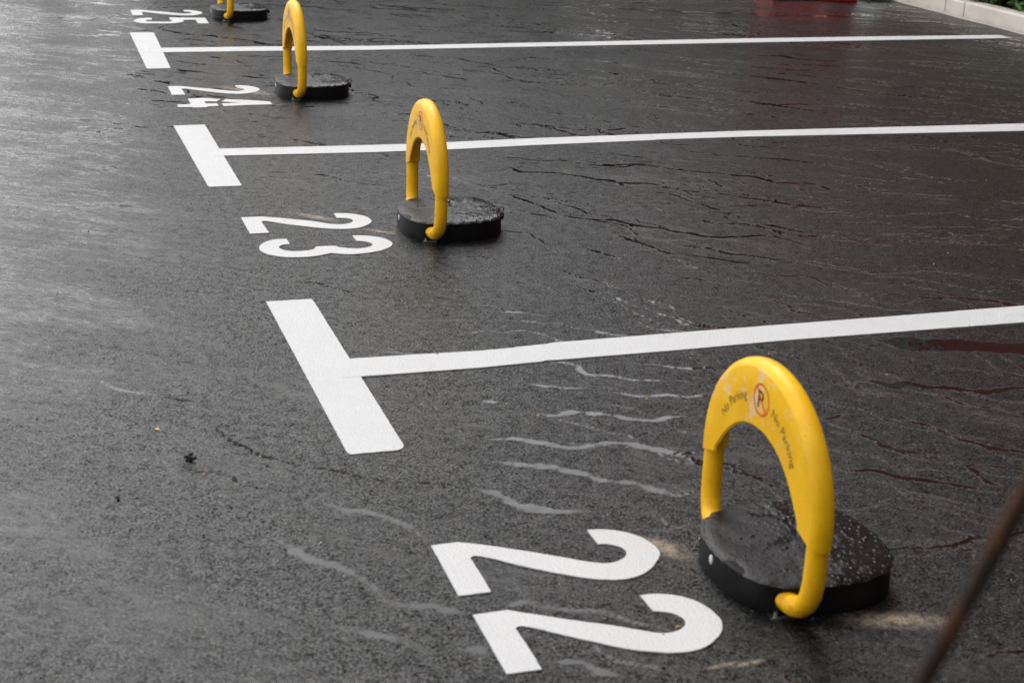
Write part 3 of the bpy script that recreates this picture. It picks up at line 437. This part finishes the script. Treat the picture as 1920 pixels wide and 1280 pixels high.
def make_lock(key):
    root = empty('parking_lock', (0, 0, 0))
    # body
    bm = bmesh.new(); N = 96; prof = [(1.0, .0), (1.004, .006), (1.0, .03), (.992, .062), (.97, .066)]
    rings = []
    for s, z in prof:
        rings.append([bm.verts.new((sq(2 * math.pi * i / N) * s * math.cos(2 * math.pi * i / N), sq(2 * math.pi * i / N) * s * math.sin(2 * math.pi * i / N), z)) for i in range(N)])
    for a, b in zip(rings, rings[1:]):
        for i in range(N): bm.faces.new((a[i], a[(i + 1) % N], b[(i + 1) % N], b[i]))
    bm.faces.new(rings[-1]); bm.faces.new(rings[0][::-1])
    bmobj('base', bm, M_SIDE, root, True, 40)
    # top cover
    bm = bmesh.new(); rr = [0, .1, .2, .3, .4, .5, .58, .66, .74, .82, .88, .93, .965, .99, 1.0, 1.0]
    def rim(phi):
        notch = math.exp(-((phi - math.radians(202)) / .13) ** 4) * .075
        wav = .010 * mnoise.noise(Vector((math.cos(phi) * 5, math.sin(phi) * 5, 2))) + .020 * mnoise.noise(Vector((math.cos(phi) * 9, math.sin(phi) * 14, 1)))
        return sq(phi) * (1.012 - notch + wav)
    M_ = 144; rings = []
    for j, f in enumerate(rr):
        if f == 0: continue
        ring = []
        for i in range(M_):
            phi = 2 * math.pi * i / M_; r = rim(phi) * f; x, y = r * math.cos(phi), r * math.sin(phi)
            h = .0735 - .0045 * f ** 6 - .003 * f * f
            d = math.hypot(x + .055, y - .055); h += .0035 * (1 - min(1, max(0, (d - .062) / .006)))
            d2 = math.hypot(x + .055, y - .055); h -= .0025 * max(0, 1 - abs(d2 - .078) / .008)
            d3 = math.hypot(x - .07, y + .02); h -= .003 * max(0, 1 - (d3 / .09) ** 2)
            h += (.0016 * mnoise.noise(Vector((x * 30, y * 30, 0))) + (.0022 if x > 0 else .0007) * mnoise.noise(Vector((x * 85, y * 85, 5)))) * (1 if f < .97 else .6)
            if f >= .93:
                e = max(0, (f - .93) / .07); h -= .004 * e * e
                h += .0065 * mnoise.noise(Vector((math.cos(phi) * 7, math.sin(phi) * 9, 4))) * e
            if j == len(rr) - 1: h = .0615
            ring.append(bm.verts.new((x, y, h)))
        rings.append(ring)
    c = bm.verts.new((0, 0, .0735))
    for i in range(M_): bm.faces.new((c, rings[0][i], rings[0][(i + 1) % M_]))
    for a, b in zip(rings, rings[1:]):
        for i in range(M_): bm.faces.new((a[i], b[i], b[(i + 1) % M_], a[(i + 1) % M_]))
    top = bmobj('top_cover', bm, M_TOP, root, True, 45)
    # drops standing on the cover
    rnd = random.Random(11); bm = bmesh.new()
    for q in range(70):
        phi = rnd.uniform(0, 2 * math.pi); f = math.sqrt(rnd.random()) * .93; r = rim(phi) * f
        x, y = r * math.cos(phi), r * math.sin(phi)
        if x < 0 and rnd.random() < .6: continue
        s = rnd.uniform(.0018, .0046) * (1 if rnd.random() < .8 else 1.6)
        z = .0725 - .0045 * f ** 6 - .003 * f * f - .003 * max(0, 1 - (math.hypot(x - .07, y + .02) / .09) ** 2)
        d = math.hypot(x + .055, y - .055); z += .0035 * (1 - min(1, max(0, (d - .062) / .006)))
        bmesh.ops.create_uvsphere(bm, u_segments=8, v_segments=5, radius=1, matrix=Matrix.Translation((x, y, z)) @ Matrix.Rotation(rnd.uniform(0, 3), 4, 'Z') @ Matrix.Diagonal((s * rnd.uniform(.8, 1.5), s, s * .5, 1)))
    dr = bmobj('water_drops', bm, M_DROP, top, True); dr['kind'] = 'stuff'
    # arm
    bm = bmesh.new(); C_ = arch_center(); rad = [.0195, .0205] + [.021] * (len(C_) - 4) + [.0205, .0195]
    add_tube(bm, C_, rad, 20)
    for s in (-1, 1):
        bmesh.ops.create_uvsphere(bm, u_segments=16, v_segments=10, radius=.0205, matrix=Matrix.Translation((-.0975, s * .152, .0325)))
    arm = bmobj('arm', bm, M_YEL, root, True, 50)
    for s in (-1, 1):                                   # sleeve seam near each foot
        bm = bmesh.new(); add_tube(bm, [(AX, s * .2218, .118), (AX, s * .2219, .1165)], .0214, 20); bmobj('sleeve_ring', bm, M_YEL, arm, True, 40)
    cov = make_cover(arm)
    # print on the face
    bm = bmesh.new(); lc = (0.0, .380); n = 40; ra, rb = .0285, .0325
    o_ = [bm.verts.new((XF, lc[0] + rb * math.cos(2 * math.pi * i / n), lc[1] + rb * math.sin(2 * math.pi * i / n))) for i in range(n)]
    i_ = [bm.verts.new((XF, lc[0] + ra * math.cos(2 * math.pi * i / n), lc[1] + ra * math.sin(2 * math.pi * i / n))) for i in range(n)]
    for i in range(n): bm.faces.new((o_[i], o_[(i + 1) % n], i_[(i + 1) % n], i_[i]))
    a = math.radians(45); dx, dz = math.cos(a), math.sin(a); px_, pz_ = -dz, dx
    q = []
    for s, t in ((-1, -1), (1, -1), (1, 1), (-1, 1)): q.append(bm.verts.new((XF - .0004, lc[0] + s * ra * dx + t * .0018 * px_, lc[1] + s * ra * dz + t * .0018 * pz_)))
    bm.faces.new(q)
    bmobj('no_parking_symbol', bm, M_RED, cov)
    me = text_mesh('P', .052)
    for v in me.vertices: v.co = (XF - .0002, lc[0] - (v.co.x - .0165), lc[1] + v.co.y - .018)
    me.materials.clear(); link('letter', me, cov, [simple('dark_print', (.04, .034, .026), .5, var=.3)])
    arc_text('No Parking', .026, math.radians(15), .166, cov)
    arc_text('No Parking', .026, math.radians(-61), .166, cov)
    # foot plates, hinges
    for s in (-1, 1):
        bm = bmesh.new(); add_box(bm, (-.128, min(s * .12, s * .164), .0005), (-.050, max(s * .12, s * .164), .0035), .0008); pl = bmobj('foot_plate', bm, M_RUB, root)
        bm = bmesh.new(); add_box(bm, (-.130, min(s * .1642, s * .1665), .0005), (-.048, max(s * .1642, s * .1665), .005)); bmobj('plate_edge', bm, M_STEEL, pl)
        bm = bmesh.new(); add_tube(bm, [(-.118, s * .158, .003), (-.118, s * .158, .011)], .004, 10); bmobj('bolt', bm, M_STEEL, root, True, 40)
    bm = bmesh.new(); bmesh.ops.create_uvsphere(bm, u_segments=16, v_segments=10, radius=1, matrix=Matrix.Translation((-.1745, .015, .040)) @ Matrix.Diagonal((.003, .0075, .0105, 1))); bmobj('reflector', bm, M_REFL, root, True)
    if key:
        bm = bmesh.new(); add_tube(bm, [(.165, -.01, .040), (.190, -.01, .040), (.193, -.01, .040)], [.015, .015, .012], 18)
        kl = bmobj('key_lock', bm, M_RUB, root, True, 40)
        bm = bmesh.new(); add_tube(bm, [(.176, -.004, .052), (.184, -.004, .066), (.192, -.004, .070), (.196, -.004, .060), (.192, -.004, .050)], .0022, 8); bmobj('cap_strap', bm, M_REFL if 0 else M_RUB, kl, True)
    return root
plain = make_lock(False); keyed = make_lock(True)
LOCKS = [(plain, (.745, -1.297), 0, 'nearest yellow arched parking lock, worn white around its no parking symbol, beside number 22'),
         (keyed, (.742, 1.245), -2, 'second nearest yellow arched parking lock on black base, standing beside number 23'),
         (None, (.728, 3.690), -1, 'third yellow arched parking lock, standing beside number 24'),
         (None, (.742, 6.21), 0, 'farthest parking lock, its yellow arch cut off by the top edge, beside number 25')]
for src, (x, y), rz, lab in LOCKS:
    o = src or copy_tree(keyed)
    o.location = (x, y, 0); o.rotation_euler = (0, 0, R_(rz)); tag(o, lab, 'parking lock', 'yellow arched parking locks')
# ------------------------------------------------------------------ rusty rod close to the camera
def rust_mat():
    k = NT('rusty_steel'); nz = k.noise(k.obj, 22, 6, .7); n2 = k.noise(k.obj, 120, 4)
    base = k.mix(k.ramp(nz, .40, .62), (.018, .013, .010), (.11, .036, .009)); base = k.mix(k.ramp(n2, .5, .7, 0, .5), base, (.05, .035, .03))
    k.set(Base_Color=base, Roughness=.75, Normal=k.bump(n2, .001, 1)); return k.m
A = Vector((-.2322, -3.0805, .9949)); B = Vector((-.2077, -3.1289, 1.1617)); D_ = (B - A).normalized()
bot = A - D_ * (A.z / D_.z + .05); topp = B + D_ * .25
bm = bmesh.new(); pts = [bot.lerp(topp, i / 90) for i in range(91)]
add_tube(bm, [p - bot + Vector((mnoise.noise(p * 9) * .003, mnoise.noise(p * 9 + Vector((4, 4, 4))) * .003, 0)) for p in pts], [.0052 + .0008 * mnoise.noise(p * 40) for p in pts], 14)
rod = bmobj('steel_rod', bm, rust_mat(), None, True, 50); rod.location = bot; tag(rod, 'thin rusty steel rod leaning in the bottom right corner, blurred close to the camera', 'rod')
# ------------------------------------------------------------------ kerb, planting bed, shrubs
def conc_mat(name, col, sc=1):
    k = NT(name); base = k.mix(k.ramp(k.noise(k.pos, 3, 6, .6), .3, .7), [c * .82 for c in col], col)
    base = k.mix(k.ramp(k.noise(k.pos, 60, 3), .62, .72, 0, .4), base, [c * .45 for c in col])
    z = k.sep(k.pos)[2]
    base = k.mix(k.math('MULTIPLY', k.ramp(z, .0, .055, 1, 0), k.ramp(k.noise(k.pos, 8, 4), .35, .6, .2, .75)), base, [c * .55 for c in (col[0], col[1] * .9, col[2] * .82)])
    k.set(Base_Color=base, Roughness=.6, Normal=k.bump(k.noise(k.pos, 90, 4), .0015, .7)); return k.m
M_CON = conc_mat('pale_concrete', (.74, .67, .59))
bm = bmesh.new(); ys = [-9]
for q in range(12): ys.append(ys[-1] + 1.0 + .0696)
ys = [-9 + 1.0595 * i for i in range(15)]; ys[-1] = 5.835; ys += [6.07] + [6.07 + 1.0 * i for i in range(1, 9)]
for a_, b_ in zip(ys, ys[1:]):
    jx = random.uniform(-.006, .006); jz = random.uniform(-.003, .003)
    add_box(bm, (5.862 + jx, a_ + .005, -.05), (6.0 + jx, b_ - .005, .118 + jz), .012)
add_box(bm, (5.885, ys[0], -.05), (5.99, ys[-1], .103))
kerb = bmobj('kerb', bm, M_CON); tag(kerb, 'pale concrete kerb stones along the bay ends', kind='structure')
k = NT('bedding_mortar'); k.set(Base_Color=(.30, .275, .24), Roughness=.7, Normal=k.bump(k.noise(k.pos, 60, 5), .004))
bm = bmesh.new(); V = []
for i in range(200):
    y = -9 + i * .12; V.append((5.865 - .022 - .014 * mnoise.noise(Vector((0, y * 3, 0))) - .008 * mnoise.noise(Vector((3, y * 13, 0))), y))
va = [bm.verts.new((x, y, .001)) for x, y in V]; vb = [bm.verts.new((5.868, y, .018)) for x, y in V]
for i in range(len(V) - 1): bm.faces.new((va[i], vb[i], vb[i + 1], va[i + 1]))
o = bmobj('kerb_bedding', bm, k.m); tag(o, 'rough mortar bedding along the kerb foot', kind='structure')
k = NT('soil'); k.set(Base_Color=k.mix(k.noise(k.pos, 20, 5), (.02, .014, .009), (.06, .045, .03)), Roughness=.9, Normal=k.bump(k.noise(k.pos, 40, 5), .02)); M_SOIL = k.m
o = mesh('planting_bed', [(5.995, -9, .08), (9.4, -9, .08), (9.4, 14, .08), (5.995, 14, .08)], [(0, 1, 2, 3)], M_SOIL); tag(o, 'dark soil of the planting bed', kind='structure')
def leaf_mat(name, a, b, rough=.4):
    k = NT(name); at = k.n('ShaderNodeObjectInfo')
    g = k.n('ShaderNodeNewGeometry'); base = k.mix(g.outputs['Random Per Island'], a, b)
    k.set(Base_Color=base, Roughness=rough, Subsurface_Weight=0); return k.m
M_LEAF = leaf_mat('shrub_leaf', (.035, .085, .022), (.10, .19, .05), .36); M_TLEAF = leaf_mat('tree_leaf', (.018, .035, .010), (.045, .075, .022), .5)
M_BARK = simple('bark', (.10, .075, .055), .85, bump=(12, .02), var=.4)
def add_leaf(V, F, c, L, W, rnd, up=.5):
    d = Vector((rnd.gauss(0, 1), rnd.gauss(0, 1), rnd.gauss(up, .7))).normalized(); s = d.cross(Vector((rnd.gauss(0, .5), rnd.gauss(0, .5), 1))).normalized(); n = s.cross(d)
    q = len(V)
    V += [c, c + d * L * .35 + s * W * .5 + n * W * .12, c + d * L * .75 + s * W * .38 + n * W * .05, c + d * L - n * W * .2, c + d * L * .75 - s * W * .38 + n * W * .05, c + d * L * .35 - s * W * .5 + n * W * .12, c + d * L * .5 - n * W * .08]
    F += [(q, q + 1, q + 6), (q + 1, q + 2, q + 6), (q + 2, q + 3, q + 6), (q + 3, q + 4, q + 6), (q + 4, q + 5, q + 6), (q + 5, q, q + 6)]
def make_shrub(seed):
    rnd = random.Random(seed); root = empty('shrub', (0, 0, 0)); V, F = [], []
    bm = bmesh.new(); tips = []
    for i in range(26):
        a = rnd.uniform(0, 6.28); t = Vector((math.cos(a) * rnd.uniform(.1, .42), math.sin(a) * rnd.uniform(.1, .42), rnd.uniform(.18, .72)))
        mid = t * .5 + Vector((0, 0, .08)); add_tube(bm, [(0, 0, 0), mid, t], [.008, .006, .003], 6); tips.append((mid, t))
    for mid, t in tips:
        for j in range(34):
            f = rnd.uniform(.0, 1.1); c = mid.lerp(t, f) + Vector((rnd.gauss(0, .06), rnd.gauss(0, .06), rnd.gauss(0, .05)))
            c.z = max(.03, c.z); add_leaf(V, F, c, rnd.uniform(.06, .10), rnd.uniform(.028, .045), rnd)
    for j in range(420):                                      # low leaves leaning over the kerb
        a = rnd.uniform(0, 6.28); q = rnd.uniform(.05, .24); add_leaf(V, F, Vector((math.cos(a) * q, math.sin(a) * q * 1.4, rnd.uniform(.02, .20))), rnd.uniform(.06, .10), rnd.uniform(.03, .045), rnd, .15)
    mesh('leaves', V, F, M_LEAF, root); bmobj('stems', bm, M_BARK, root)
    return root
s0 = make_shrub(3); s1 = make_shrub(8)
spots = [(6.19, 5.30, 'glossy dark green shrub behind the kerb at the right edge of the photo'), (6.21, 5.85, 'glossy green shrub leaning over the kerb, left of the one at the photo edge'),
         (6.32, 4.55, 'glossy green shrub behind the kerb just beyond the right edge of the photo')]
for i, (x, y, lab) in enumerate(spots):
    o = (s0, s1)[i] if i < 2 else copy_tree((s0, s1)[i % 2])
    o.location = (x, y, .08); o.rotation_euler = (0, 0, i * 1.3)
    tag(o, lab, 'shrub', 'shrubs behind the kerb')
# ------------------------------------------------------------------ red barriers and pale sheet at the top edge
def plast(name, col):
    k = NT(name); k.set(Base_Color=k.mix(k.noise(k.obj, 6, 5), [c * .75 for c in col], col), Roughness=.35, Normal=k.bump(k.noise(k.obj, 25, 3), .002, .6)); return k.m
M_RPL = plast('red_plastic', (.40, .012, .010))
def barrier(L):
    root = empty('plastic_barrier', (0, 0, 0)); W2 = .2
    bm = bmesh.new(); prof = [(.20, .0), (.20, .13), (.17, .17), (.10, .40), (.08, .80), (.06, .84)]
    full = [(a, z) for a, z in prof] + [(-a, z) for a, z in prof[::-1]]
    ra = [bm.verts.new((-L / 2, a, z)) for a, z in full]; rb = [bm.verts.new((L / 2, a, z)) for a, z in full]; n = len(full)
    for i in range(n): bm.faces.new((ra[i], ra[(i + 1) % n], rb[(i + 1) % n], rb[i]))
    bm.faces.new(ra); bm.faces.new(rb[::-1])
    bmesh.ops.bevel(bm, geom=list(bm.edges), offset=.018, segments=2, affect='EDGES')
    b = bmobj('body', bm, M_RPL, root, True, 35)
    bm = bmesh.new(); add_tube(bm, [(L * .3, 0, .835), (L * .3, 0, .865)], .04, 14); bmobj('filler_cap', bm, M_RPL, root, True, 40)
    for s in (-1, 1):
        bm = bmesh.new(); add_box(bm, (min(s * L * .16, s * L * .40), -.110, .47), (max(s * L * .16, s * L * .40), .110, .56), .015); bmobj('grip_rib', bm, M_RPL, root)
    return root
b1 = barrier(.40); b1.location = (5.07, 7.01, 0); b1.scale = (1, 1, .24); b1.rotation_euler = (0, 0, R_(-2)); tag(b1, 'red plastic road barrier, only its foot showing along the top edge', 'barrier', 'red plastic barriers')
b2 = barrier(1.15); b2.location = (5.44, 7.32, 0); b2.scale = (1, .78, .24); b2.rotation_euler = (0, 0, R_(84)); tag(b2, 'red plastic road barrier at the right end of the row, next to the pale sheet', 'barrier', 'red plastic barriers')
k = NT('cloudy_sheet'); k.set(Base_Color=(.72, .80, .75), Roughness=.25, Alpha=1.0, Normal=k.bump(k.noise(k.obj, 14, 4), .02)); 
bm = bmesh.new(); nx, ny = 26, 20; grid = []
for i in range(nx):
    for j in range(ny):
        u, v = i / (nx - 1), j / (ny - 1); e = min(u, 1 - u, v, 1 - v) * 4
        h = .02 + min(1, e) * (.10 + .14 * mnoise.noise(Vector((u * 5, v * 4, 0))) + .06 * mnoise.noise(Vector((u * 13, v * 12, 3))))
        grid.append(bm.verts.new((-.13 + u * .26 + .02 * mnoise.noise(Vector((v * 6, 1, 1))), -.16 + v * .42, max(.004, h))))
for i in range(nx - 1):
    for j in range(ny - 1): bm.faces.new((grid[i * ny + j], grid[(i + 1) * ny + j], grid[(i + 1) * ny + j + 1], grid[i * ny + j + 1]))
sh = bmobj('plastic_sheet', bm, k.m, None, True); sh.location = (5.715, 6.86, 0); tag(sh, 'crumpled pale greenish plastic sheet between the red barrier and the kerb', 'sheet')
# ------------------------------------------------------------------ buildings and trees that the wet asphalt reflects, some buildings added to shape light
def brick():
    k = NT('dark_red_brick'); br = k.n('ShaderNodeTexBrick'); k.put(br.inputs['Vector'], k.map(k.obj, rot=(0, R_(90), R_(90)))); br.inputs['Scale'].default_value = 4
    br.inputs['Color1'].default_value = (.19, .026, .012, 1); br.inputs['Color2'].default_value = (.14, .020, .010, 1); br.inputs['Mortar'].default_value = (.05, .025, .018, 1)
    k.set(Base_Color=br.outputs[0], Roughness=.85); return k.m
M_BRK = brick(); M_GLS = simple('window_glass', (.02, .025, .03), .08); M_FR = simple('window_frame', (.10, .07, .05), .5); M_RF = simple('roof_slab', (.10, .09, .085), .8)
def building(loc, size, label, wall, rz=0):
    sx, sy, sz = size; root = empty('building', loc, R_(rz)); tag(root, label, 'building')
    bm = bmesh.new(); add_box(bm, (0, -sy / 2, 0), (sx, sy / 2, sz)); bmobj('wall', bm, wall, root)
    bm = bmesh.new(); add_box(bm, (-.35, -sy / 2 - .35, sz), (sx + .35, sy / 2 + .35, sz + .4)); bmobj('roof', bm, M_RF, root)
    nf = int(sz / 3.2); nw = int(sy / 3.4)
    for f in range(nf):
        for q in range(nw):
            yc = -sy / 2 + (q + .5) * sy / nw; z0 = 1.0 + f * 3.2
            bm = bmesh.new()
            for lo, hi in (((-.06, yc - .75, z0), (.02, yc - .67, z0 + 1.5)), ((-.06, yc + .67, z0), (.02, yc + .75, z0 + 1.5)), ((-.062, yc - .67, z0), (.02, yc + .67, z0 + .08)), ((-.062, yc - .67, z0 + 1.42), (.02, yc + .67, z0 + 1.5)), ((-.05, yc - .03, z0 + .08), (.02, yc + .03, z0 + 1.42))): add_box(bm, lo, hi)
            wn = bmobj('window', bm, M_FR, root)
            bm = bmesh.new(); add_box(bm, (-.03, yc - .67, z0 + .08), (-.012, yc - .031, z0 + 1.42)); add_box(bm, (-.03, yc + .031, z0 + .08), (-.012, yc + .67, z0 + 1.42)); bmobj('pane', bm, M_GLS, wn)
building((9.5, 4.2, 0), (8, 26, 26), 'tall dark red brick building behind the kerb, seen reflected in the wet asphalt', M_BRK)
building((0, -9.5, 0), (8, 34, 10), 'unseen grey rendered building added behind the camera to block part of the sky', simple('grey_render', (.22, .215, .21), .9, var=.15), -90)  # unseen, added to cut the sky light from behind the camera
building((9.6, 26.5, 0), (5, 14, 3.0), 'unseen low dark building added beyond the far end of the parking lot to darken reflections', simple('dark_render', (.07, .062, .058), .9, var=.25), 90)  # added dark mass that keeps low sky out of the asphalt reflections
def make_tree(h, seed, spread):
    rnd = random.Random(seed); root = empty('broadleaf_tree', (0, 0, 0)); bm = bmesh.new()
    add_tube(bm, [(0, 0, -.05), (.03, .02, h * .25), (.1, -.05, h * .5), (0, 0, h * .8)], [h * .03, h * .022, h * .015, h * .006], 10)
    limbs = []
    for i in range(14):
        a = rnd.uniform(0, 6.28); z0 = h * rnd.uniform(.25, .7); t = Vector((math.cos(a) * spread * rnd.uniform(.4, 1), math.sin(a) * spread * rnd.uniform(.4, 1), min(h * .97, z0 + h * rnd.uniform(.1, .35))))
        add_tube(bm, [(0.03, 0, z0), t * .5 + Vector((0, 0, z0 * .5)), t], [h * .010, h * .006, h * .002], 6); limbs.append((Vector((0, 0, z0)), t))
    bmobj('trunk', bm, M_BARK, root, True)
    V, F = [], []
    for i in range(150):
        a, t = rnd.choice(limbs); c = a.lerp(t, rnd.uniform(.45, 1.1)) + Vector((rnd.gauss(0, .25), rnd.gauss(0, .25), rnd.gauss(0, .2))) * (h / 7)
        for j in range(45):
            add_leaf(V, F, c + Vector((rnd.gauss(0, .25), rnd.gauss(0, .25), rnd.gauss(0, .18))) * (h / 7), rnd.uniform(.14, .24), rnd.uniform(.07, .12), rnd, .1)
    mesh('crown', V, F, M_TLEAF, root); return root
ta = make_tree(7.2, 5, 2.2); tb = make_tree(6.2, 6, 2.4)
TR = [(1.4, 18.6, 0), (4.4, 20.5, 1), (6.4, 18.5, 0), (2.7, 19.6, 1), (.1, 20.4, 1), (8.3, 17.8, 0), (3.4, 18.0, 0), (7.3, 19.4, 0), (8.0, 15.7, 0)]
for i, (x, y, kx) in enumerate(TR):
    o = (ta, tb)[i] if i < 2 else copy_tree((ta, tb)[kx])
    o.location = (x, y, 0); o.rotation_euler = (0, 0, i * 1.1); o.scale = (1.05, 1.05, .95 if x > 6 else .72)
    tag(o, 'leafy green tree beyond the far end of the parking lot', 'tree', 'trees beyond the parking lot')
# ------------------------------------------------------------------ small litter on the asphalt
rnd = random.Random(21)
def litter(name, n, mat, smin, smax, flat, label, area):
    bm = bmesh.new()
    for i in range(n):
        y = area[2] + (area[3] - area[2]) * rnd.random() ** 1.3; x = rnd.uniform(area[0], area[1]) + y * .12
        s = rnd.uniform(smin, smax)
        r = bmesh.ops.create_icosphere(bm, subdivisions=1, radius=1, matrix=Matrix.Translation((x, y, s * flat * .7)) @ Matrix.Rotation(rnd.uniform(0, 6), 4, 'Z') @ Matrix.Diagonal((s, s * rnd.uniform(.4, .9), s * flat, 1)))
        for v in r['verts']: v.co += Vector((rnd.gauss(0, 1), rnd.gauss(0, 1), 0)) * s * .15
    o = bmobj(name, bm, mat); tag(o, label, kind='stuff')
litter('dark_grit', 260, simple('dark_grit', (.012, .010, .009), .5), .0012, .0038, .6, 'scattered dark grit and seeds on the asphalt', (-1.6, 3.2, -2.2, 5.0))
litter('pale_grit', 240, simple('pale_grit', (.42, .34, .24), .6, var=.3), .0012, .0035, .55, 'scattered pale grit on the asphalt', (-1.6, 3.2, -2.2, 5.0))
litter('leaf_litter', 90, simple('leaf_litter', (.38, .17, .03), .6, var=.5), .002, .0055, .15, 'tiny fallen yellow and brown leaf scraps on the asphalt', (-1.6, 3.4, -2.2, 6.0))
def clump(x, y, s, label):
    bm = bmesh.new()
    for i in range(7):
        bmesh.ops.create_icosphere(bm, subdivisions=1, radius=1, matrix=Matrix.Translation((rnd.gauss(0, s * .4), rnd.gauss(0, s * .5), abs(rnd.gauss(s * .5, s * .3)))) @ Matrix.Rotation(rnd.uniform(0, 3), 4, 'Y') @ Matrix.Diagonal((s * .62, s * .5, s * .45, 1)))
    o = bmobj('seed_husk', bm, simple('husk', (.012, .008, .006), .5)); o.location = (x, y, 0); tag(o, label, 'husk')
clump(-.354, -.49, .011, 'dark crumpled seed husk on the open asphalt, the largest speck left of the nearest T'); clump(-.523, -.655, .006, 'small dark seed husk lying in the driving lane')
V, F = [], []; add_leaf(V, F, Vector((0, 0, .003)), .02, .012, random.Random(2), -3)
lf = mesh('fallen_leaf', [Vector((v.x, v.y, .003 + abs(v.z) * .12)) for v in V], F, simple('yellow_leaf', (.55, .30, .05), .5)); lf.location = (-.413, -.303, 0); tag(lf, 'single small yellow leaf on the asphalt, upper left of the seed husk', 'leaf')
